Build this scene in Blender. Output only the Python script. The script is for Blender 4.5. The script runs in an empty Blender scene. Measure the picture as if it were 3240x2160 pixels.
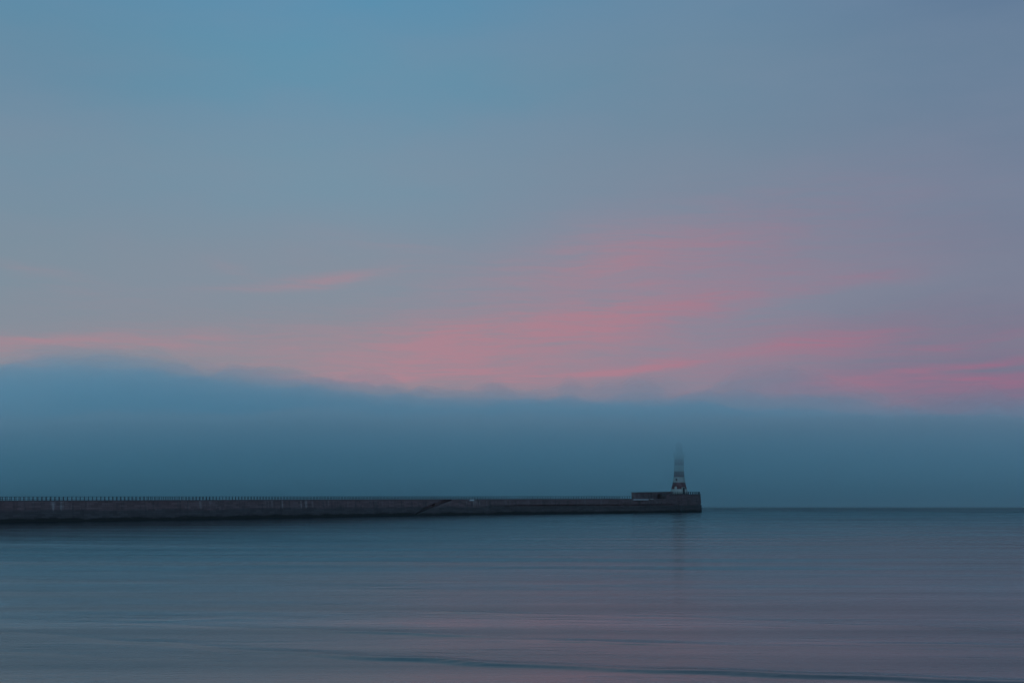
import bpy, bmesh, math, random
from mathutils import Vector, noise
random.seed(7)
R = math.radians
S = bpy.context.scene
COL = S.collection

# ------------------------------------------------------------------ camera
F, HZ, EYE = 4300.0, 1567.0, 7.8           # focal length in photo pixels, eye-level row, eye height above the sea
cam_d = bpy.data.cameras.new('camera')
cam = bpy.data.objects.new('camera', cam_d); COL.objects.link(cam)
cam.location = (0, 0, EYE); cam.rotation_euler = (R(90), 0, 0)
cam_d.sensor_width = 36.0; cam_d.lens = 36.0 * F / 3240.0
cam_d.shift_y = (HZ - 1080.0) / 3240.0
cam_d.clip_start = 0.5; cam_d.clip_end = 60000
S.camera = cam

# ------------------------------------------------------------------ render
S.view_settings.view_transform = 'Standard'; S.view_settings.look = 'None'
S.view_settings.exposure = 0.0; S.view_settings.gamma = 1.0
S.cycles.use_denoising = True
S.cycles.max_bounces = 32; S.cycles.volume_bounces = 28
S.cycles.glossy_bounces = 4; S.cycles.diffuse_bounces = 3

def lin(c):
    return tuple(((v/255)/12.92 if v/255 <= .04045 else ((v/255+.055)/1.055)**2.4) for v in c)

class NT:
    """small helper to write node trees"""
    def __init__(s, tree): s.t = tree
    def n(s, typ, **kw):
        o = s.t.nodes.new(typ)
        for k, v in kw.items(): setattr(o, k, v)
        return o
    def put(s, sock, v):
        if hasattr(v, 'is_output'): s.t.links.new(v, sock)
        else: sock.default_value = v
    def m(s, op, a, b=None, c=None, clamp=False):
        o = s.n('ShaderNodeMath', operation=op); o.use_clamp = clamp
        for i, v in enumerate((a, b, c)):
            if v is not None: s.put(o.inputs[i], v)
        return o.outputs[0]
    def vm(s, op, a, b=None):
        o = s.n('ShaderNodeVectorMath', operation=op)
        s.put(o.inputs[0], a)
        if b is not None: s.put(o.inputs[1], b)
        return o.outputs['Value'] if op == 'LENGTH' else o.outputs[0]
    def comb(s, x, y, z=0.0):
        o = s.n('ShaderNodeCombineXYZ')
        for i, v in enumerate((x, y, z)): s.put(o.inputs[i], v)
        return o.outputs[0]
    def sep(s, v):
        o = s.n('ShaderNodeSeparateXYZ'); s.put(o.inputs[0], v); return o.outputs
    def rng(s, v, a, b, c=0.0, d=1.0, smooth=False):
        o = s.n('ShaderNodeMapRange'); o.clamp = True
        if smooth: o.interpolation_type = 'SMOOTHSTEP'
        s.put(o.inputs[0], v)
        for i, q in enumerate((a, b, c, d)): s.put(o.inputs[1+i], q)
        return o.outputs[0]
    def mix(s, f, a, b, blend='MIX'):
        o = s.n('ShaderNodeMix', data_type='RGBA', blend_type=blend)
        s.put(o.inputs[0], f)
        for sock, v in ((o.inputs[6], a), (o.inputs[7], b)):
            s.put(sock, v if hasattr(v, 'is_output') else (*v[:3], 1.0))
        return o.outputs[2]
    def ramp(s, f, stops, interp='LINEAR'):
        o = s.n('ShaderNodeValToRGB'); r = o.color_ramp; r.interpolation = interp
        while len(r.elements) < len(stops): r.elements.new(0.5)
        for e, (p, c) in zip(r.elements, stops): e.position = p; e.color = (*c[:3], 1.0)
        s.put(o.inputs[0], f); return o.outputs[0]
    def noise(s, vec, scale, detail=3.0, rough=.5, out='Fac', dist=0.0):
        o = s.n('ShaderNodeTexNoise')
        s.put(o.inputs['Vector'], vec); o.inputs['Scale'].default_value = scale
        o.inputs['Detail'].default_value = detail; o.inputs['Roughness'].default_value = rough
        o.inputs['Distortion'].default_value = dist
        return o.outputs[out]

# ------------------------------------------------------------------ sky (dusk, thin cirrus lit pink low down)
SUN_AZ, SUN_EL = -78.0, 2.0                 # the sun has just gone, off to the left
world = bpy.data.worlds.new('World'); S.world = world; world.use_nodes = True
wt = world.node_tree; wt.nodes.clear(); W = NT(wt)
wout = W.n('ShaderNodeOutputWorld'); bg = W.n('ShaderNodeBackground'); wt.links.new(bg.outputs[0], wout.inputs[0])
gen = W.n('ShaderNodeTexCoord').outputs['Generated']
dx, dy, dz = W.sep(W.vm('NORMALIZE', gen))
az = W.m('MULTIPLY', W.m('ARCTAN2', dx, dy), 180/math.pi)      # degrees, 0 = out to sea, + = right
el = W.m('MULTIPLY', W.m('ARCSINE', dz), 180/math.pi)
ae = W.comb(az, el, 0.0)
def col_ramp(stops):                        # (elevation in degrees, sRGB)
    return W.ramp(W.m('DIVIDE', el, 40.0, clamp=True), [(e/40.0, lin(c)) for e, c in stops], 'EASE')
EL = (2.0, 4.2, 6.2, 8.9, 12.9, 16.9, 20.9, 40.0)   # degrees above the horizon
cL = col_ramp(list(zip(EL, ((136,134,149),(137,139,151),(131,143,156),(124,145,160),(114,145,165),(101,141,166),(90,141,172),(87,128,159)))))
cM = col_ramp(list(zip(EL, ((140,134,147),(140,138,150),(136,142,154),(129,145,160),(118,148,168),(100,147,173),(87,145,178),(87,128,159)))))
cC = col_ramp(list(zip(EL, ((130,126,147),(133,130,150),(135,136,154),(132,138,157),(121,139,159),(109,139,162),(102,138,166),(87,128,159)))))
cR = col_ramp(list(zip(EL, ((108,112,138),(112,115,141),(118,122,144),(119,128,150),(111,129,153),(103,128,154),(97,123,154),(87,128,159)))))
base = W.mix(W.rng(az, -20, -8, smooth=True), cL, cM)
base = W.mix(W.rng(az, -8, 9, smooth=True), base, cC)
base = W.mix(W.rng(az, 6, 21, smooth=True), base, cR)
# the sky texture adds its own falloff round the horizon and towards the zenith
sky = W.n('ShaderNodeTexSky', sky_type='NISHITA'); sky.sun_disc = False
sky.sun_elevation = R(SUN_EL); sky.sun_rotation = R(SUN_AZ); sky.air_density = 1.2; sky.dust_density = 1.5
nish = W.vm('MULTIPLY', sky.outputs[0], (0.10, 0.10, 0.10))
base = W.mix(0.04, base, nish)
# mottled thin veil
veil = W.noise(W.vm('MULTIPLY', ae, (0.05, 0.16, 1.0)), 1.6, 5.0, .55)
base = W.mix(W.rng(veil, .38, .68, 0.0, 0.26), base, W.mix(W.rng(el, 5, 20), lin((150,140,152)), lin((120,140,165))))
# cirrus streaks: long soft feathered shapes in sky degrees
n1 = W.n('ShaderNodeTexNoise'); W.put(n1.inputs['Vector'], W.vm('MULTIPLY', ae, (0.16, 0.55, 1.0)))
n1.inputs['Scale'].default_value = 1.0; n1.inputs['Detail'].default_value = 4.0
warp = W.vm('MULTIPLY', W.vm('SUBTRACT', n1.outputs['Color'], (.5, .5, .5)), (2.6, 0.85, 0.0))
wae = W.vm('ADD', ae, warp)
rot = W.n('ShaderNodeMapping'); W.put(rot.inputs[0], wae); rot.inputs['Rotation'].default_value = (0, 0, R(-6)); rot.inputs['Scale'].default_value = (0.22, 2.2, 1)
fib = W.noise(rot.outputs[0], 1.0, 5.0, .6)
rot2 = W.n('ShaderNodeMapping'); W.put(rot2.inputs[0], wae); rot2.inputs['Rotation'].default_value = (0, 0, R(-5)); rot2.inputs['Scale'].default_value = (0.45, 6.5, 1)
fib2 = W.noise(rot2.outputs[0], 1.0, 6.0, .65)
fibf = W.m('ADD', W.rng(fib, .32, .68, .40, .95), W.rng(fib2, .30, .72, -.22, .40))
def sky_deg(x, y):                          # photo (2352-wide preview) -> azimuth, elevation
    u = (x*1.37755 - 1620)/F; v = (HZ - y*1.37755)/F
    return math.degrees(math.atan(u)), math.degrees(math.atan(v*math.cos(math.atan(u))))
PXD = 75.0/1.37755
def streak(x, y, hl, ht, ang, a):
    a0, e0 = sky_deg(x, y)
    mp = W.n('ShaderNodeMapping', vector_type='TEXTURE'); W.put(mp.inputs[0], wae)
    mp.inputs['Location'].default_value = (a0, e0, 0); mp.inputs['Rotation'].default_value = (0, 0, R(ang))
    mp.inputs['Scale'].default_value = (hl/PXD, ht/PXD, 1)
    r = W.vm('LENGTH', mp.outputs[0])
    return W.m('MULTIPLY', W.m('EXPONENT', W.m('MULTIPLY', W.m('MULTIPLY', r, r), -1.0)), a)
ST = [(300,782,440,28,3,.5),(880,825,380,50,3,.40),(1150,765,460,60,5,.30),(1350,640,620,100,8,.20),(200,690,300,60,-3,.10),(180,783,230,13,3,.5),(40,815,130,26,3,.42),(735,640,170,15,6,.62),(600,655,120,8,4,.2),(520,615,60,10,-12,.14),
      (880,862,170,24,5,.58),(1090,785,240,40,5,.38),(1460,843,185,9,6,1.0),(1350,738,340,30,6,.34),(1560,695,310,36,9,.34),
      (1470,585,270,56,7,.38),(2010,632,110,15,2,.34),(1890,785,150,26,6,.85),(1890,880,230,17,3,.46),(1930,890,70,16,-8,.40),
      (2240,838,190,9,5,.62),(2260,880,200,24,1,.70),(2180,790,170,10,6,.30),(1180,868,130,24,3,.44),(1040,845,120,20,5,.3),
      (1500,830,860,85,2,.42),(2300,890,400,60,1,.25),(1480,680,560,130,10,.30),(760,560,240,60,8,.06),(40,620,160,12,-6,.16),(180,665,90,10,-8,.13),
      (930,570,120,12,-5,.14),(1750,470,420,70,8,.12)]
acc = None
for s_ in ST:
    v = streak(*s_); acc = v if acc is None else W.m('ADD', acc, v)
gap = streak(1850, 705, 260, 22, 7, .22); gap2 = streak(2280, 850, 120, 8, 3, .35); gap3 = streak(1560, 880, 220, 14, 3, .18)
acc = W.m('SUBTRACT', W.m('MULTIPLY', acc, fibf), W.m('ADD', gap, W.m('ADD', gap2, gap3)))
acc = W.m('MULTIPLY', W.m('MINIMUM', W.m('MAXIMUM', acc, 0.0), 1.1), 0.84)
pink = W.ramp(W.rng(az, -22, 22), [(0, lin((170,135,146))), (.35, lin((172,134,146))), (.6, lin((171,127,142))), (1, lin((152,106,134)))])
base = W.mix(acc, base, pink)
# unseen low sky beside and behind the viewer, brightened to light the fog face
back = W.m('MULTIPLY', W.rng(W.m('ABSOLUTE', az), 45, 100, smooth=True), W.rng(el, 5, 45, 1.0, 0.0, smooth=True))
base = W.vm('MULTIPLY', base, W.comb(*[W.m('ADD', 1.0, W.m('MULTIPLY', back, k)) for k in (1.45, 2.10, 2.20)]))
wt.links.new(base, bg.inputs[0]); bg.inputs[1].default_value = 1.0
world.cycles.sampling_method = 'MANUAL'; world.cycles.sample_map_resolution = 512

# ------------------------------------------------------------------ last glow of the sun
sun_d = bpy.data.lights.new('sun', 'SUN'); sun_d.energy = 0.06; sun_d.angle = R(12); sun_d.color = (1.0, .72, .68)
sun = bpy.data.objects.new('sun', sun_d); COL.objects.link(sun)
sun.rotation_euler = Vector((-math.sin(R(SUN_AZ)), -math.cos(R(SUN_AZ)), -math.tan(R(SUN_EL+6)))).to_track_quat('-Z', 'Y').to_euler()

# ------------------------------------------------------------------ helpers
def tag(o, label=None, cat=None, group=None, kind=None):
    for k, v in (('label', label), ('category', cat), ('group', group), ('kind', kind)):
        if v: o[k] = v
    return o
def empty(name, loc=(0,0,0)):
    o = bpy.data.objects.new(name, None); COL.objects.link(o); o.location = loc; return o
def link(name, me, mat, parent=None, smooth=False):
    if mat: me.materials.append(mat)
    o = bpy.data.objects.new(name, me); COL.objects.link(o)
    if parent:
        o.parent = parent
        p = parent; off = Vector((0,0,0))
        while p: off += p.location; p = p.parent
        o.location = -off                   # meshes are written in world coordinates
    if smooth:
        for p in me.polygons: p.use_smooth = True
    return o
def mesh(name, vs, fs, uvs=None):
    me = bpy.data.meshes.new(name); me.from_pydata(vs, [], fs); me.update()
    if uvs:
        l = me.uv_layers.new(name='UVMap')
        for lp in me.loops: l.data[lp.index].uv = uvs[lp.vertex_index]
    return me
class MB:
    def __init__(s): s.v = []; s.f = []
    def add(s, vs, fs):
        b = len(s.v); s.v += [tuple(p) for p in vs]; s.f += [tuple(i+b for i in f) for f in fs]
    def box(s, c, ax, ay, az_, hx, hy, hz):
        c = Vector(c); vs = [c + ax*(hx*i) + ay*(hy*j) + az_*(hz*k) for i in (-1,1) for j in (-1,1) for k in (-1,1)]
        s.add(vs, [(0,1,3,2),(4,6,7,5),(0,4,5,1),(2,3,7,6),(0,2,6,4),(1,5,7,3)])
    def tube(s, p, q, r, n=8, r2=None):
        p, q = Vector(p), Vector(q); d = (q-p).normalized(); r2 = r if r2 is None else r2
        a = d.orthogonal().normalized(); b = d.cross(a)
        vs = []
        for c, rr in ((p, r), (q, r2)):
            vs += [c + a*(rr*math.cos(2*math.pi*i/n)) + b*(rr*math.sin(2*math.pi*i/n)) for i in range(n)]
        s.add(vs, [(i, (i+1) % n, n+(i+1) % n, n+i) for i in range(n)] + [tuple(range(n))[::-1], tuple(range(n, 2*n))])
    def lathe(s, c, prof, n=48):
        c = Vector(c); vs = []; fs = []
        for r, z in prof:
            vs += [c + Vector((r*math.cos(2*math.pi*i/n), r*math.sin(2*math.pi*i/n), z)) for i in range(n)]
        for k in range(len(prof)-1):
            fs += [(k*n+i, k*n+(i+1) % n, (k+1)*n+(i+1) % n, (k+1)*n+i) for i in range(n)]
        fs += [tuple(range(n))[::-1], tuple(range((len(prof)-1)*n, len(prof)*n))]
        s.add(vs, fs)
    def build(s, name, mat, parent=None, smooth=False):
        return link(name, mesh(name, s.v, s.f), mat, parent, smooth)
def at(x, Z, y):                            # photo pixel + distance -> world point
    return Vector(((x-1620)/F*Z, Z, EYE - (y-HZ)/F*Z))
UP = Vector((0,0,1))
def newmat(name):
    m = bpy.data.materials.new(name); m.use_nodes = True; t = m.node_tree; t.nodes.clear(); N = NT(t)
    out = N.n('ShaderNodeOutputMaterial'); b = N.n('ShaderNodeBsdfPrincipled'); t.links.new(b.outputs[0], out.inputs[0])
    return m, N, b, out
def bump(N, b, h, strength=.5, dist=.05):
    o = N.n('ShaderNodeBump'); o.inputs['Strength'].default_value = strength; o.inputs['Distance'].default_value = dist
    N.put(o.inputs['Height'], h); N.put(b.inputs['Normal'], o.outputs[0])

# ------------------------------------------------------------------ materials
def mat_simple(name, c, rough=.6, metal=0.0, var=.25, sc=1.5):
    m, N, b, _ = newmat(name)
    p = N.n('ShaderNodeTexCoord').outputs['Object']
    v = N.noise(p, sc, 4.0)
    N.put(b.inputs['Base Color'], N.mix(v, tuple(k*(1-var) for k in c), tuple(k*(1+var) for k in c)))
    b.inputs['Roughness'].default_value = rough; b.inputs['Metallic'].default_value = metal
    return m
def mat_masonry(name):
    m, N, b, _ = newmat(name)
    uv = N.n('ShaderNodeUVMap').outputs[0]
    g = N.n('ShaderNodeNewGeometry').outputs['Position']; z = N.sep(g)[2]
    u_, v_, _w = N.sep(uv)
    br = N.n('ShaderNodeTexBrick'); N.put(br.inputs['Vector'], uv)
    br.inputs['Scale'].default_value = 1.0; br.inputs['Brick Width'].default_value = 2.6; br.inputs['Row Height'].default_value = .62
    br.inputs['Mortar Size'].default_value = .02; br.inputs['Color1'].default_value = (.75,.75,.75,1); br.inputs['Color2'].default_value = (1.12,1.12,1.12,1)
    br.inputs['Mortar'].default_value = (.5,.5,.5,1)
    big = N.noise(N.vm('MULTIPLY', uv, (.05, .22, 1)), 1.0, 4.0)
    big2 = N.noise(N.vm('MULTIPLY', N.vm('ADD', uv, (97.0, 31.0, 0)), (.09, .12, 1)), 1.0, 3.0)
    edge = N.m('ADD', z, N.m('MULTIPLY', N.m('SUBTRACT', big, .5), 2.4))
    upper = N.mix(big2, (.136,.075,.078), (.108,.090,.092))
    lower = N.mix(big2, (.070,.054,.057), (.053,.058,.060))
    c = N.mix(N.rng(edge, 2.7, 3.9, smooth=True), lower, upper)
    # pale lime runs down from the coping, in clusters
    run = N.noise(N.vm('MULTIPLY', uv, (.75, .05, 1)), 1.0, 2.0)
    clus = N.rng(N.noise(N.vm('MULTIPLY', uv, (.030, 0, 1)), 1.0, 1.0), .44, .62)
    fade = N.rng(N.m('ADD', z, N.m('MULTIPLY', N.m('SUBTRACT', run, .5), 3.0)), 3.4, 4.6, smooth=True)
    c = N.mix(N.m('MULTIPLY', N.m('MULTIPLY', N.rng(run, .55, .70), clus), N.m('MULTIPLY', fade, .6)), c, (.27,.26,.26))
    # rust and dark weathering streaks
    run2 = N.noise(N.vm('MULTIPLY', uv, (.55, .09, 1)), 1.7, 3.0)
    c = N.mix(N.rng(run2, .52, .72, 0, .75), c, (.045,.042,.045))
    c = N.mix(1.0, c, br.outputs['Color'], 'MULTIPLY')
    # weed and tide mark near the waterline
    tide = N.m('ADD', z, N.m('MULTIPLY', N.m('SUBTRACT', N.noise(N.vm('MULTIPLY', uv, (.16, .5, 1)), 1.0, 5.0, .6), .5), 2.4))
    c = N.mix(N.rng(tide, 0.55, 1.35, 1.0, 0.0, smooth=True), c, (.010,.013,.012))
    N.put(b.inputs['Base Color'], c); b.inputs['Roughness'].default_value = .85
    h = N.m('ADD', br.outputs['Fac'], N.m('MULTIPLY', N.noise(uv, 2.0, 4.0), -.8))
    bump(N, b, N.m('MULTIPLY', h, -1.0), .6, .08)
    return m
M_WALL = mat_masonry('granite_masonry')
M_COPE = mat_simple('weathered_coping', (.085,.075,.08), .85, 0, .4, .8)
M_DECK = mat_simple('deck_concrete', (.16,.15,.15), .9, 0, .3, .4)
M_PALE = mat_simple('pale_concrete', (.30,.31,.32), .8, 0, .25, .6)
M_IRON = mat_simple('dark_painted_iron', (.035,.042,.05), .5, .3)
M_BOARD = mat_simple('pale_board', (.42,.46,.46), .6)
M_DARK = mat_simple('dark_timber_door', (.030,.040,.045), .6)
M_WHITE = mat_simple('white_painted_stone', (.38,.41,.38), .6, 0, .12, .5)
M_RED = mat_simple('red_painted_dome', (.17,.04,.045), .5)
def mat_glass(name):
    m, N, b, _ = newmat(name)
    b.inputs['Base Color'].default_value = (.03,.035,.04,1); b.inputs['Roughness'].default_value = .08; return m
M_GLASS = mat_glass('dark_window_glass')

# ------------------------------------------------------------------ water: one sheet from under the viewer to the horizon
RID = [  # low swell crests: [(preview x, preview y)...], front width m, [(preview x, height)]
    ([(-300,1436),(0,1452),(350,1476),(600,1496),(950,1513),(1150,1526),(1550,1541),(1900,1554),(2352,1569),(2700,1580)], .50,
     [(-300,.015),(250,.026),(560,.036),(760,.044),(900,.06),(1040,.072),(1180,.058),(1330,.054),(1480,.062),(1700,.074),(1950,.066),(2352,.06),(2700,.05)]),
    ([(-300,1400),(0,1421),(300,1432),(640,1444),(870,1452),(1040,1458),(1300,1473),(1500,1479),(1760,1484),(2352,1500)], .55,
     [(-300,.0),(100,.006),(500,.012),(700,.02),(850,.05),(960,.058),(1060,.03),(1150,.008),(1270,.022),(1380,.035),(1600,.022),(1800,.01),(2352,.012)]),
    ([(600,1380),(950,1402),(1060,1406),(1220,1410),(1500,1416),(2000,1434),(2352,1452)], .6,
     [(600,0),(960,.005),(1040,.045),(1180,.035),(1260,.012),(1500,.012),(2000,.01),(2200,.03),(2352,.035)]),
    ([(-200,1350),(0,1357),(200,1372),(420,1383),(700,1392),(1000,1398)], .8, [(-200,.03),(0,.03),(250,.022),(500,.02),(700,.01),(1000,0)]),
    ([(1500,1466),(1900,1476),(2100,1480),(2352,1483),(2700,1488)], .5, [(1500,0),(1900,.008),(2080,.032),(2352,.028),(2700,.02)]),
    ([(-200,1478),(0,1498),(300,1512),(600,1522),(900,1530)], .5, [(-200,.012),(0,.016),(300,.014),(600,.012),(900,0)]),
    ([(1200,1336),(1690,1331),(1950,1326),(2150,1313),(2352,1311),(2700,1304)], 1.4, [(1200,.015),(1500,.02),(1690,.03),(1950,.03),(2150,.02),(2352,.03),(2700,.02)]),
    ([(-200,1320),(0,1331),(300,1336),(600,1341),(900,1346),(1200,1341),(1500,1338)], 1.1, [(-200,.04),(0,.05),(300,.04),(600,.02),(900,.03),(1200,.04),(1500,.0)]),
    ([(-200,1283),(0,1291),(400,1298),(800,1304),(1200,1306),(1600,1308)], 1.6, [(-200,.07),(0,.07),(400,.05),(800,.06),(1200,.05),(1600,.0)]),
    ([(-200,1244),(0,1248),(400,1254),(800,1259),(1200,1263),(1600,1265)], 2.2, [(-200,.10),(0,.10),(400,.08),(800,.07),(1200,.05),(1600,.0)]),
]
def interp(tab, x):
    if x <= tab[0][0]: return tab[0][1]
    for (x0, y0), (x1, y1) in zip(tab, tab[1:]):
        if x <= x1:
            t = (x-x0)/(x1-x0); t = t*t*(3-2*t); return y0+(y1-y0)*t
    return tab[-1][1]
def lerp(tab, x):
    if x <= tab[0][0]: return tab[0][1]
    for (x0, y0), (x1, y1) in zip(tab, tab[1:]):
        if x <= x1: return y0+(y1-y0)*(x-x0)/(x1-x0)
    return tab[-1][1]
rid_w = []
for pts, w, am in RID:
    q = []
    for x, y in pts:
        Z = EYE*F/(y*1.37755-HZ); q.append(((x*1.37755-1620)/F*Z, Z))
    a2 = []
    for x, a in am:
        y = lerp(pts, x); Z = EYE*F/(y*1.37755-HZ); a2.append(((x*1.37755-1620)/F*Z, a))
    rid_w.append((sorted(q), w, sorted((x, a*(1.7 if pts[0][1] > 1370 else .35)) for x, a in a2), min(p[1] for p in q), max(p[1] for p in q)))
rows = [-400, -100, 0, 20, 35, 44]
z_ = 48.0
while z_ < 60000:
    rows.append(z_); z_ += .16 if z_ < 150 else (.5 if z_ < 330 else max(2.0, z_*.02))
NC = 150
vs, fs = [], []
for Z in rows:
    hw = max(60.0, Z*.62) if Z < 1500 else Z*1.4
    if Z < 44: hw = 400.0
    for i in range(NC):
        t = (i/(NC-1))*2-1
        X = t*hw; h = 0.0
        if 40 < Z < 340:
            for q, w, a2, z0, z1 in rid_w:
                if Z < z0-14 or Z > z1+14: continue
                zr = interp(q, X) + .35*w*(noise.noise((X*.35, z0, 1.7))) + .8*w*noise.noise((X*.06, z0, 4.2))
                d = Z - zr; ww = w if d < 0 else w*2.4
                if abs(d) < 4*ww:
                    h += interp(a2, X)*(.85+.3*noise.noise((X*.12, z0, 9.1)))*math.exp(-(d/ww)**2)
        vs.append((X, Z, h))
for j in range(len(rows)-1):
    for i in range(NC-1):
        k = j*NC+i; fs.append((k, k+1, k+NC+1, k+NC))
mw, N, b, _ = newmat('calm_sea')
pos = N.n('ShaderNodeNewGeometry').outputs['Position']
px_, py_, pz_ = N.sep(pos)
b.inputs['Base Color'].default_value = (.006, .022, .030, 1); b.inputs['IOR'].default_value = 1.333
WATER = b
sw = N.noise(N.vm('MULTIPLY', pos, (.020, .11, 1)), 1.0, 2.0)               # slow swell
md = N.noise(N.vm('MULTIPLY', pos, (.10, .45, 1)), 1.0, 3.0)                # wavelets
fine = N.noise(N.vm('MULTIPLY', pos, (.9, 2.6, 1)), 1.0, 3.0)               # ripples
lane = N.rng(N.noise(N.vm('MULTIPLY', pos, (.012, .06, 1)), 1.0, 3.0), .40, .64, .35, 1.0, smooth=True)   # wind lanes
ruff = N.rng(N.m('ADD', py_, N.m('MULTIPLY', N.noise(N.vm('MULTIPLY', pos, (.01, .03, 1)), 1.0, 2.0), 40.0)), 600, 780, 0.0, 1.0, smooth=True)   # wind-ruffled band beyond the pier end
h = N.m('ADD', N.m('MULTIPLY', sw, .06), N.m('MULTIPLY', md, .022))
h = N.m('ADD', h, N.m('MULTIPLY', N.m('MULTIPLY', fine, .012), lane))
near = N.noise(N.vm('MULTIPLY', pos, (.35, 1.1, 1)), 1.0, 4.0, .6)
patch = N.rng(N.noise(N.vm('MULTIPLY', pos, (.05, .14, 1)), 1.0, 3.0), .46, .66, .15, 1.0)
h = N.m('ADD', h, N.m('MULTIPLY', N.m('MULTIPLY', near, .055), N.m('MULTIPLY', patch, N.rng(py_, 60, 260, 1.0, .2))))
h = N.m('ADD', h, N.m('MULTIPLY', N.m('MULTIPLY', near, .03), ruff))
bump(N, b, h, 1.0, 1.0)
long = N.noise(N.vm('MULTIPLY', pos, (.006, .10, 1)), 1.0, 4.0, .6)
lee = N.rng(N.m('ADD', px_, N.m('MULTIPLY', py_, .08)), -60, 150, .080, .23, smooth=True)     # stiller in the lee of the pier
lee = N.m('MAXIMUM', lee, N.rng(py_, 90, 260, .17, .08))
N.put(b.inputs['Roughness'], N.m('MULTIPLY', lee, N.m('MULTIPLY', N.rng(long, .36, .64, .68, 1.45), N.m('ADD', 1.0, N.m('MULTIPLY', ruff, .38)))))
wo = link('water', mesh('water', vs, fs), mw, None, True); tag(wo, kind='structure')

# ------------------------------------------------------------------ the pier
def catmull(P, step):
    P = [Vector((x, z, 0)) for x, z in P]; P = [P[0]*2-P[1]] + P + [P[-1]*2-P[-2]]
    dense = []
    for i in range(1, len(P)-2):
        for k in range(60):
            t = k/60; a, b_, c, d = P[i-1:i+3]
            dense.append(.5*((2*b_) + (c-a)*t + (2*a-5*b_+4*c-d)*t*t + (3*b_-a-3*c+d)*t**3))
    dense.append(P[-2])
    out = [dense[0]]; S_ = [0.0]; acc_ = 0.0; nxt = step
    for p, q in zip(dense, dense[1:]):
        L = (q-p).length
        while acc_ + L >= nxt:
            out.append(p.lerp(q, (nxt-acc_)/L)); S_.append(nxt); nxt += step
        acc_ += L
    return out, S_
FRONT = [(-262,268),(-190,345),(-149,395),(-106,447),(-51,520),(10.8,578),(55,611),(69,624.5),(75,631)]
path, ss = catmull(FRONT, .5)
def frame(i):
    a = path[max(0, i-3)]; c = path[min(len(path)-1, i+3)]; t = (c-a).normalized()
    return t, Vector((t.y, -t.x, 0))        # along, outward (towards the viewer)
def s_at_px(px):                            # index of the path point seen at photo column px
    return min(range(len(path)), key=lambda i: abs((path[i].x/path[i].y)*F+1620-px))
DECK = 6.3
i_st0, i_st1 = s_at_px(1312), s_at_px(1432)         # dark stairway let into the wall
i_gr0 = s_at_px(1545)                               # the open course under the upper wall
def profile(i):
    """cross-section of the front of the wall: (offset outwards, height)"""
    px = (path[i].x/path[i].y)*F+1620
    f = lambda z: .55*(1-z/DECK)                    # battered face
    if i_st0 <= i <= i_st1:
        t = (i-i_st0)/(i_st1-i_st0)
        zb = .4 + math.floor(t*26)/26*5.7; zt = min(zb + 1.45*min(1, t*4+.15), 6.04); d = 1.5
    else:
        zb = zt = 1.5; d = 0
        zt += .02
    g1, g2, gd = 3.35, 3.40, 0.0
    if i > i_gr0:
        k = min(1, (i-i_gr0)/30); g1, g2, gd = 3.62-.28*k, 3.62+.30*k, .9*k
    A = [(f(-2), -2.0), (f(zb), zb), (f(zb)-d, zb), (f(zt)-d, zt), (f(zt), zt)]
    B = [(f(g1)+.22*(gd > 0), g1), (f(g1)-gd, g1), (f(g2)-gd, g2), (f(g2), g2)]
    pr = (A+B) if zt < g1 else (A[:1] + B + A[1:] if zb > g2 else None)
    if pr is None:                                   # the stairway crosses the height of the course: no course there
        pr = A + [(f(zt)+1e-3*k, zt+.004*(k+1)) for k in range(4)]
    return pr + [(f(6.08), 6.08)]
def loft(idx, prof, rear):
    vs, uv, fs = [], [], []; n = None
    for i in idx:
        t, o = frame(i); p = path[i]; pr = prof(i)
        if rear: pr = pr + rear
        n = len(pr); L = 0.0
        for k, (off, z) in enumerate(pr):
            q = p + o*off; vs.append((q.x, q.y, z)); uv.append((ss[i]+.0, z + (off*.7)))
    m = len(idx)
    for j in range(m-1):
        for k in range(n-1):
            a = j*n+k; fs.append((a, a+n, a+n+1, a+1))
    fs.append(tuple(range(n))); fs.append(tuple(range((m-1)*n, m*n))[::-1])
    return vs, fs, uv
pier = empty('pier', (path[len(path)//2].x, path[len(path)//2].y, 0))
tag(pier, 'long curving dark stone pier reaching out to the lighthouse over calm water', 'pier')
idx = list(range(0, len(path)))
W_ = 8.0
v, f, u = loft(idx, profile, [(-W_, 6.08), (-W_-.6, -2.0)])
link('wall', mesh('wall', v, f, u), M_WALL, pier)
def strip(i0, i1, o0, o1, z0, z1):
    ii = list(range(i0, i1+1)); return loft(ii, lambda i: [(o0, z0), (o0, z1), (o1, z1), (o1, z0)], None)
v, f, u = strip(0, len(path)-1, -.02, -W_+.02, 6.083, 6.26); link('deck', mesh('deck', v, f, u), M_DECK, pier)
for a_, b_ in ((.10, -.55), (-W_+.55, -W_-.10)):
    v, f, u = strip(0, len(path)-1, a_, b_, 6.086, 6.36); link('coping', mesh('coping', v, f, u), M_COPE, pier)

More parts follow.
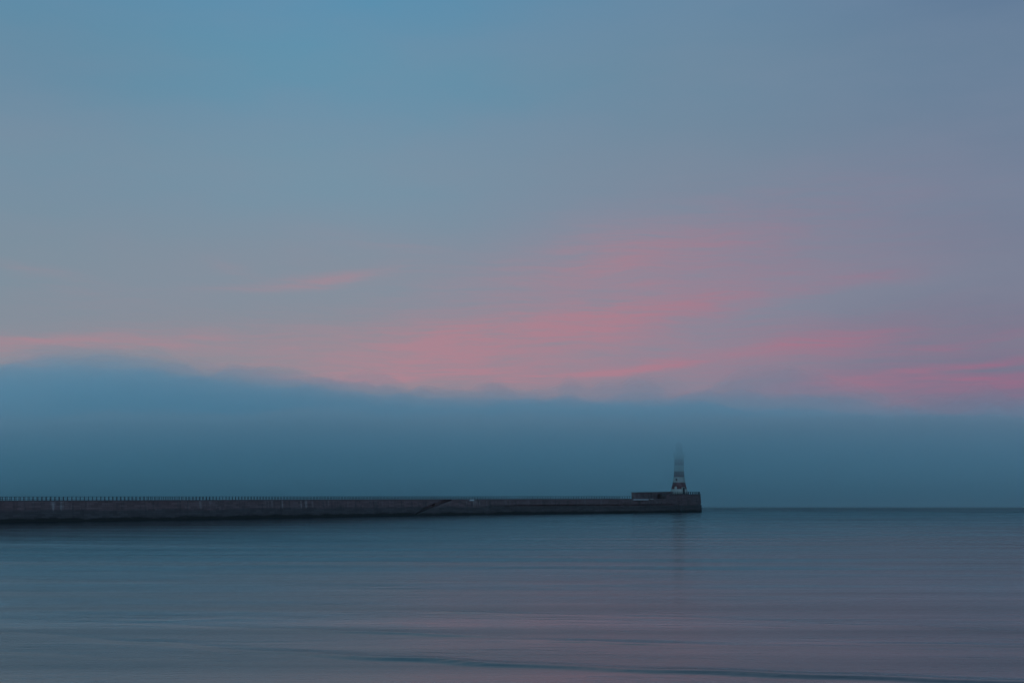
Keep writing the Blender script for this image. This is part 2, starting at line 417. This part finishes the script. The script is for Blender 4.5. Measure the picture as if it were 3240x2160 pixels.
# pier head: a bigger rounded block with a raised deck
HZT = 8.5
HEAD = [(71.5,628),(77,635),(83,641.5),(87.4,645.6),(89.8,649.6),(90.4,654.0),(89.2,660),(86,665.5),(80,669),(72,668),(66.5,661),(64.5,645)]
hp = []
for i in range(len(HEAD)):
    P0, P1, P2, P3 = (Vector((*HEAD[(i+k) % len(HEAD)], 0)) for k in (-1,0,1,2))
    for k in range(10):
        t = k/10
        hp.append(P1.lerp(P2, t) if i in (0, len(HEAD)-1) else .5*((2*P1)+(P2-P0)*t+(2*P0-5*P1+4*P2-P3)*t*t+(3*P1-P0-3*P2+P3)*t**3))
cen = Vector((75, 648, 0)); nh = len(hp)
def hn(i):
    t = (hp[(i+1) % nh]-hp[i-1]).normalized(); return Vector((t.y, -t.x, 0))
prof_h = [(.95,-2.0),(.70,.8),(.52,3.34),(.22,3.34),(.18,3.95),(.40,3.95),(.10,7.9),(.0,8.2)]
vs, uv, fs = [], [], []; L = 400.0
for i in range(nh):
    L += (hp[i]-hp[i-1]).length if i else 0
    o = hn(i); px = hp[i].x/hp[i].y*F+1620
    for off, z in prof_h:
        if 2136 < px < 2145 and hp[i].y < 648 and z < 5.2: off -= .9
        q = hp[i]+o*off; vs.append((q.x, q.y, z)); uv.append((L, z+off*.6))
np_ = len(prof_h)
for i in range(nh):
    for k in range(np_-1):
        a = i*np_+k; c = ((i+1) % nh)*np_+k; fs.append((a, c, c+1, a+1))
fs.append(tuple(i*np_+np_-1 for i in range(nh))); fs.append(tuple(i*np_ for i in range(nh))[::-1])
link('head_wall', mesh('head_wall', vs, fs, uv), M_WALL, pier)
vs, fs = [], []
for i in range(nh):
    o = hn(i)
    for off, z in ((.16,8.203),(.16,8.5),(-.5,8.5)): q = hp[i]+o*off; vs.append((q.x,q.y,z))
for i in range(nh):
    for k in range(2):
        a = i*3+k; c = ((i+1) % nh)*3+k; fs.append((a, c, c+1, a+1))
fs.append(tuple(i*3+2 for i in range(nh))); fs.append(tuple(i*3 for i in range(nh))[::-1])
link('head_coping', mesh('head_coping', vs, fs), M_COPE, pier)

# pale ledges let into the face where pier and head meet
def ledge(px0, px1, y0, y1, out, name='ledge'):
    mb = MB(); P = []
    for px in (px0, px1):
        ii = s_at_px(px) if px < 2060 else None
        if ii is None:
            c = [(q, hn(k)) for k, q in enumerate(hp) if q.y < 648 and q.x > 56]; q, o = min(c, key=lambda e: abs(e[0].x/e[0].y*F+1620-px)); P.append(q+o*.12)
        else: t, o = frame(ii); P.append(path[ii]+o*.12)
    d = (P[1]-P[0]); L_ = d.length; d.normalize(); o = Vector((d.y, -d.x, 0)); c = (P[0]+P[1])/2
    z0 = EYE-(y1-HZ)/F*c.y; z1 = EYE-(y0-HZ)/F*c.y
    mb.box(c + o*(out/2) + UP*((z0+z1)/2), d, o, UP, L_/2, out/2+.2, (z1-z0)/2)
    e = mb.build(name, M_PALE, pier); e['label'] = 'pale concrete ledge on the dark wall'; return e
ledge(2003, 2049, 1577.6, 1582.0, .35)
ledge(2056, 2103, 1577.0, 1579.0, .30)

# ------------------------------------------------------------------ parapet wall in front of the lighthouse
par = empty('parapet_wall', (62, 628, 6.26))
tag(par, 'tall solid parapet wall of stone joining the open pier to the lighthouse', 'wall')
pa = Vector((57.0, 616.6, 0)); pb = Vector((76.4, 647.5, 0))
pa = Vector(((2003-1620)/F*615.5, 615.5, 0)); pb = Vector(((2124-1620)/F*648.0, 648.0, 0))
def wall_mesh(a, b_, z0, z1a, z1b, th, n=40):
    d = (b_-a).normalized(); o = Vector((d.y, -d.x, 0)); Lw = (b_-a).length
    vs, uv, fs = [], [], []
    for i in range(n+1):
        t = i/n; p = a.lerp(b_, t); zt = z1a+(z1b-z1a)*t + .03*noise.noise((t*20, 0, 0))
        but = .25 if int(t*n) in (8, 9, 17, 18, 27, 28, 35, 36) else 0.0   # shallow buttresses
        for off, z in ((th/2+but, z0), (th/2+but*.6, zt), (-th/2, zt), (-th/2, z0)):
            q = p+o*off; vs.append((q.x,q.y,z)); uv.append((500+t*Lw, z+off))
    for i in range(n):
        for k in range(4): a_ = i*4+k; b2 = i*4+(k+1) % 4; fs.append((a_, a_+4, b2+4, b2))
    fs += [(0,1,2,3), (n*4+3,n*4+2,n*4+1,n*4)]
    return vs, fs, uv
v, f, u = wall_mesh(pa, pb, 6.27, 9.05, 9.45, 1.6); link('wall_body', mesh('wall_body', v, f, u), M_WALL, par)
v, f, u = wall_mesh(pa, pb, 9.06, 9.22, 9.62, 1.5)
dv = (pb-pa).normalized(); 
vs = []; 
for t in (0, 1):
    p = pa.lerp(pb, t); o = Vector((dv.y, -dv.x, 0)); zt = 9.08 if t == 0 else 9.48
    for off, z in ((.95, zt), (.95, zt+.2), (-.95, zt+.2), (-.95, zt)): q = p+o*off; vs.append((q.x, q.y, z))
link('coping', mesh('coping', vs, [(0,1,2,3),(7,6,5,4),(0,4,5,1),(1,5,6,2),(2,6,7,3),(3,7,4,0)]), M_COPE, par)

# ------------------------------------------------------------------ railings
def railing(name, label, line, tangents, z, hgt, per, rail_h, closed=False):
    root = empty(name, (line[0].x, line[0].y, z)); tag(root, label, 'railing', 'iron railings on the pier')
    for rh, rr in rail_h:
        mb = MB()
        for p, q in zip(line, line[1:]):
            if (q-p).length > .01: mb.tube(p+UP*(z+rh), q+UP*(z+rh), rr, 6)
        mb.build('rail', M_IRON, root)
    acc_ = 0.0; nxt = 0.0; pts = []
    for p, q in zip(line, line[1:]):
        L = (q-p).length
        while acc_+L >= nxt: pts.append(p.lerp(q, (nxt-acc_)/L if L else 0)); nxt += per
        acc_ += L
    def post(mb, p):
        mb.tube(p+UP*z, p+UP*(z+.12), .14, 8, .11)
        mb.tube(p+UP*(z+.12), p+UP*(z+hgt), .105, 8, .095)
        mb.tube(p+UP*(z+hgt), p+UP*(z+hgt+.10), .075, 8, .03)
    proto = None; pts_sorted = sorted(pts, key=lambda p: (not -1640 < p.x/p.y*F < 1640, p.y))
    rest = MB()
    for k, p in enumerate(pts_sorted):
        if k < 100:
            if proto is None:
                mb = MB(); post(mb, Vector((0,0,0))); me = mesh('post', mb.v, mb.f); me.materials.append(M_IRON)
                proto = bpy.data.objects.new('post', me); o = proto
            else: o = proto.copy()
            COL.objects.link(o); o.parent = root; o.location = Vector((p.x, p.y, 0)) - root.location
        else: post(rest, p)
    if rest.v: o = rest.build('far_posts', M_IRON, root); o['kind'] = 'stuff'
    return root
RH = [(1.06, .055), (.46, .05)]
i_end = s_at_px(2001)
rail_rng = range(60, i_end+1, 3)
PER = 1.45
fl = [path[i]+frame(i)[1]*(-.25) for i in rail_rng]; bl = [path[i]+frame(i)[1]*(-W_+.25) for i in rail_rng]
railing('railing', 'dark iron post railing along the near edge of the pier', fl, None, 6.36, 1.05, PER, RH)
railing('railing', 'dark iron post railing along the far edge of the pier', bl, None, 6.36, 1.05, PER*1.0, RH)
hl_ = [hp[i]+hn(i)*(-.35) for i in range(nh)]
k0 = min((i for i in range(nh) if hp[i].y < 660), key=lambda i: abs(hp[i].x/hp[i].y*F+1620-2128)); 
k1 = min((i for i in range(nh) if hp[i].y > 650), key=lambda i: abs(hp[i].x/hp[i].y*F+1620-2150))
railing('railing', 'short dark railing curving round the outer end of the pier beside the lighthouse', hl_[k0:k1+1], None, 8.5, 1.05, 1.5, RH)

# pale board under the railing
ib = s_at_px(1491); t, o = frame(ib); mb = MB()
cb = path[ib]+o*.12
zb1, zb0 = EYE-(1579.3-HZ)/F*cb.y, EYE-(1583.6-HZ)/F*cb.y
brd = empty('notice_board', (cb.x, cb.y, (zb0+zb1)/2)); tag(brd, 'small pale blank board fixed to the wall under the railing, right of the dark stairway', 'board')
mb.box(cb+o*.06+UP*((zb0+zb1)/2), t, o, UP, 1.32, .03, (zb1-zb0)/2); mb.build('panel', M_BOARD, brd)
mb = MB()
for sx in (-1.35, 1.35): mb.box(cb+t*sx+o*.05+UP*((zb0+zb1)/2), t, o, UP, .045, .06, (zb1-zb0)/2+.06)
mb.build('frame', M_IRON, brd)

# ------------------------------------------------------------------ lighthouse
LZ = 655.0; LX = (2148.5-1620)/F*LZ; sc = LZ/F
B0 = 8.502
def lz(y): return EYE-(y-HZ)/F*LZ
light = empty('lighthouse', (LX, LZ, B0)); tag(light, 'white lighthouse with red bands, its lantern fading into the fog', 'lighthouse')
prof_t = [(28.6,B0),(28.0,lz(1556)),(24.8,lz(1546.5)),(21.9,lz(1536)),(19.9,lz(1525.5)),(18.3,lz(1516)),(17.0,lz(1508)),(16.2,lz(1499)),(15.5,lz(1491)),(15.0,lz(1478)),(14.8,lz(1465)),(14.7,lz(1452)),(14.9,lz(1446.5)),(16.8,lz(1443.5)),(18.4,lz(1441))]
prof_t = [(r*sc, z) for r, z in prof_t]
def trad(z):
    return lerp([(zz, r) for r, zz in prof_t], z)
m, N, b, _ = newmat('banded_paint')
pz = N.sep(N.n('ShaderNodeNewGeometry').outputs['Position'])
tc = N.n('ShaderNodeNewGeometry').outputs['Position']
zz = pz[2]
white, red = (.38,.41,.38), (.130,.042,.046)
bands = [lz(1546.5), lz(1525.5), lz(1508.5), lz(1490.5), lz(1471), lz(1452)]
sign = None
for k, e in enumerate(bands):
    s1 = N.rng(zz, e-.04, e+.04)
    sign = s1 if sign is None else (N.m('SUBTRACT', sign, s1) if k % 2 else N.m('ADD', sign, s1))
grime = N.noise(N.vm('MULTIPLY', tc, (.9, .9, .12)), 1.0, 4.0)
c = N.mix(sign, white, red)
c = N.mix(N.rng(grime, .45, .75, 0, .35), c, (.10,.10,.10))
course = N.m('FRACT', N.m('DIVIDE', zz, .62))
c = N.mix(N.m('LESS_THAN', course, .07), c, (.08,.09,.09))
N.put(b.inputs['Base Color'], c); b.inputs['Roughness'].default_value = .55
mb = MB(); mb.lathe((LX, LZ, 0), prof_t, 64); mb.build('tower', m, light, True)
# gallery, its railing, lantern, dome
gz = lz(1441)
mb = MB(); mb.lathe((LX,LZ,0), [(18.4*sc,gz+.003),(18.9*sc,gz+.1),(18.9*sc,gz+.38),(18.4*sc,gz+.4)], 48); mb.build('gallery', M_WHITE, light)
mb = MB(); gr = 18.2*sc
ring = [Vector((LX+gr*math.cos(a*math.pi/20), LZ+gr*math.sin(a*math.pi/20), 0)) for a in range(41)]
for hh in (.45, .8, 1.15):
    for p, q in zip(ring, ring[1:]): mb.tube(p+UP*(gz+.4+hh), q+UP*(gz+.4+hh), .03, 5)
for p in ring[:-1:2]: mb.tube(p+UP*(gz+.4), p+UP*(gz+1.6), .035, 5)
mb.build('gallery_railing', M_IRON, light)
mb = MB(); l0 = gz+.403
mb.lathe((LX,LZ,0), [(11.2*sc,l0),(11.2*sc,l0+1.5),(11.8*sc,l0+1.52),(11.8*sc,l0+1.7)], 24); mb.build('lantern_base', M_WHITE, light)
mb = MB(); mb.lathe((LX,LZ,0), [(10.4*sc,l0+1.703),(10.4*sc,l0+4.2)], 24); ln = mb.build('lantern', M_GLASS, light)
mb = MB()
for a in range(12):
    p = Vector((LX+10.6*sc*math.cos(a*math.pi/6), LZ+10.6*sc*math.sin(a*math.pi/6), 0)); mb.tube(p+UP*(l0+1.7), p+UP*(l0+4.2), .06, 5)
mb.build('glazing_bars', M_WHITE, ln)
d0 = l0+4.203
mb = MB(); mb.lathe((LX,LZ,0), [(12.0*sc,d0),(12.0*sc,d0+.2),(10.4*sc,d0+.7),(7.8*sc,d0+1.25),(4.4*sc,d0+1.6),(1.4*sc,d0+1.75)], 32); dm = mb.build('dome', M_RED, light, True)
mb = MB(); mb.lathe((LX,LZ,0), [(.10,d0+1.74),(.3,d0+1.95),(.3,d0+2.1),(.06,d0+2.3),(.04,d0+3.2)], 12); mb.build('finial', M_IRON, dm)
# openings: (pixel column, top row, bottom row, half width px, arched)
def opening(name, px, y0, y1, hw, sur, mat, arch):
    a = math.asin(max(-1, min(1, (px-2148.5)/(trad(lz((y0+y1)/2))/sc))))
    n = Vector((math.sin(a), -math.cos(a), 0)); tn = Vector((math.cos(a), math.sin(a), 0))
    z0, z1 = lz(y1), lz(y0); w = hw*sc/max(.45, math.cos(a))
    rin = trad(z0)
    c0 = Vector((LX, LZ, 0))
    def prism(w_, za, zb, arch_, out):
        pts = [(-w_, za), (w_, za), (w_, zb)]
        if arch_: pts += [(w_*math.cos(q*math.pi/8), zb+w_*math.sin(q*math.pi/8)) for q in range(1, 8)]
        pts.append((-w_, zb)); k = len(pts); vs = []
        for r0 in (0, 1):
            for x, z in pts:
                rr = (trad(z)-.35) if r0 else (rin if name == 'door' else trad(za))+out
                vs.append(c0+n*rr+tn*x+UP*z)
        fs = [tuple(range(k)), tuple(range(k, 2*k))[::-1]] + [(i, k+i, k+(i+1) % k, (i+1) % k) for i in range(k)]
        return vs, fs
    vs, fs = prism(w, z0, z1, arch, .16); o = link(name, mesh(name, [tuple(q) for q in vs], fs), mat, light)
    if sur: vs, fs = prism(w+sur*sc, z0-(.02 if name == 'door' else .3), z1+(0 if arch else sur*sc), arch, .10); link('surround', mesh('surround', [tuple(q) for q in vs], fs), M_WHITE, o)
    return o
opening('window', 2139.0, 1512.5, 1521.0, 2.6, 1.0, M_GLASS, False)
opening('window', 2136.0, 1541.5, 1546.5, 2.2, 1.1, M_GLASS, True)
opening('door', 2159.0, 1542.0, 1561.5, 3.2, 1.2, M_DARK, False)

# ------------------------------------------------------------------ fog bank: low cloud lying on the sea, its soft belly over the pier end
SIG = 0.022
TOP = [(-900,1190),(-400,1160),(-60,1146),(60,1134),(180,1108),(330,1102),(460,1112),(560,1138),(760,1160),(960,1182),(1100,1208),(1300,1214),(1500,1222),(1800,1228),(2060,1212),(2480,1208),(2620,1226),(2900,1246),(3240,1262),(3800,1262),(4400,1240)]
AZ_ = 700.0
def apex(X):
    px = X/AZ_*F+1620; y = interp(TOP, px); return EYE+(HZ-y-(42+46*min(1, max(0, (X-20)/130))))/F*AZ_      # the upper edge loosens to the right
def fog_profile(X):
    za = apex(X); k = (za-36)
    pts = [(880,-1.0),(800,2.4),(720,6.5),(657,11.5),(637,17),(602,23.5),(556,29),(512,32.5),(502,36),(512,37.8),
           (550,38.5+k*.05),(592,39+k*.2),(640,37+k*.52),(675,36.5+k*.83),(705,za),(740,za-4),(800,za-15),(900,za-26),(1200,za-33),(1500,za-38)]
    P = [Vector((0,a,b)) for a, b in pts]; P = [P[0]*2-P[1]]+P+[P[-1]*2-P[-2]]; out = []
    for i in range(1, len(P)-2):
        for q in range(5):
            t = q/5; a, b_, c, d = P[i-1:i+3]
            out.append(.5*((2*b_)+(c-a)*t+(2*a-5*b_+4*c-d)*t*t+(3*b_-a-3*c+d)*t**3))
    out.append(P[-2]); out.append(Vector((0,1500,-1.0)))
    return out
def fog_mesh(name, prof, k0, k1, amp1, seed, nx=260):
    vs, fs = [], []
    for i in range(nx+1):
        X = -1500+3000*i/nx
        pr = prof(X); n = len(pr)
        for k, p in enumerate(pr):
            y, z = p.y, p.z
            if k0 < k < n-2:
                amp = (1.0 if k <= k1 else amp1)*min(1, (k-k0)/25)
                z += amp*(noise.noise((X*.017, y*.010, 3.1+seed)) + .6*noise.noise((X*.045, y*.03, 7.7+seed)) + .5*noise.noise((X*.10, y*.05, 1.2+seed)) + .25*noise.noise((X*.21, y*.08, 4.2+seed)))
            vs.append((X, y, z))
    for i in range(nx):
        for k in range(n):
            a = i*n+k; b2 = i*n+(k+1) % n; fs.append((a, b2, b2+n, a+n))
    fs.append(tuple(range(n))[::-1]); fs.append(tuple(range(nx*n, (nx+1)*n)))
    return mesh(name, vs, fs)
def mat_fog(name, sig):
    mf = bpy.data.materials.new(name); mf.use_nodes = True; t = mf.node_tree; t.nodes.clear(); N = NT(t)
    out = N.n('ShaderNodeOutputMaterial'); pv = N.n('ShaderNodeVolumePrincipled'); t.links.new(pv.outputs[0], out.inputs['Volume'])
    pv.inputs['Color'].default_value = FOGC; pv.inputs['Density'].default_value = sig; pv.inputs['Anisotropy'].default_value = 0.70
    return mf
FOGC = (.905, .994, 1.0, 1)
def smooth_prof(pts, end):
    P = [Vector((0,a,b)) for a, b in pts]; P = [P[0]*2-P[1]]+P+[P[-1]*2-P[-2]]; out = []
    for i in range(1, len(P)-2):
        for q in range(5):
            t = q/5; a, b_, c, d = P[i-1:i+3]
            out.append(.5*((2*b_)+(c-a)*t+(2*a-5*b_+4*c-d)*t*t+(3*b_-a-3*c+d)*t**3))
    out.append(P[-2]); out.append(Vector((0,*end)))
    return out
def veil_profile(X):                        # thinner mist steaming off the top of the bank
    za = apex(X) + 7.5 + 9.0*min(1, max(0, (X-20)/130)) + 2.5*noise.noise((X*.011, 5.5, 2.2)) + 5.0*noise.noise((X*.040, 1.5, 8.2)) + 3.5*noise.noise((X*.09, 6.5, 4.2)) + 2.5*noise.noise((X*.2, 6.5, 9.2))
    return smooth_prof([(900,20),(760,22),(650,28),(610,34),(615,40),(640,za-14),(672,za-5),(705,za),(760,za-4),(860,za-14),(1000,za-24)], (1000,20))
fo = link('fog_bank', fog_mesh('fog_bank', fog_profile, 15, 40, 5.0, 0.0, 420), mat_fog('sea_fog', SIG))
def mid_profile(X):                         # the loosening upper part of the bank
    za = apex(X) + 4.0 + 5.5*min(1, max(0, (X-20)/130)) + 2.5*noise.noise((X*.011, 9.5, 2.2)) + 3.5*noise.noise((X*.045, 1.5, 3.2)) + 3.0*noise.noise((X*.11, 4.5, 3.2))
    return smooth_prof([(1100,12),(800,14),(690,20),(630,26),(618,31),(640,za-14),(670,za-6),(702,za),(742,za-6),(810,za-17),(1150,za-28)], (1150,12))
ve = link('mist', fog_mesh('mist', veil_profile, 10, 22, 9.0, 20.0, 520), mat_fog('thin_mist', .0048))
mi = link('mist', fog_mesh('mist', mid_profile, 10, 22, 6.0, 40.0, 520), mat_fog('loose_mist', .010))
for o in (fo, ve, mi):
    bm = bmesh.new(); bm.from_mesh(o.data); bmesh.ops.recalc_face_normals(bm, faces=bm.faces[:]); bm.to_mesh(o.data); bm.free()
tag(fo, 'low bank of blue sea fog lying behind the pier and over the lighthouse top', 'fog', kind='stuff')
tag(mi, 'loosening grey blue mist in the upper part of the fog bank', 'mist', kind='stuff')
tag(ve, 'thin ragged mist along the upper edge of the fog bank', 'mist', kind='stuff')
# outward normals on the closed stone pieces
for o in S.objects:
    if o.type == 'MESH' and o.name.split('.')[0] in ('wall','deck','coping','head_wall','head_coping','wall_body','surround','window','door','tower'):
        bm = bmesh.new(); bm.from_mesh(o.data); bmesh.ops.recalc_face_normals(bm, faces=bm.faces[:]); bm.to_mesh(o.data); bm.free()
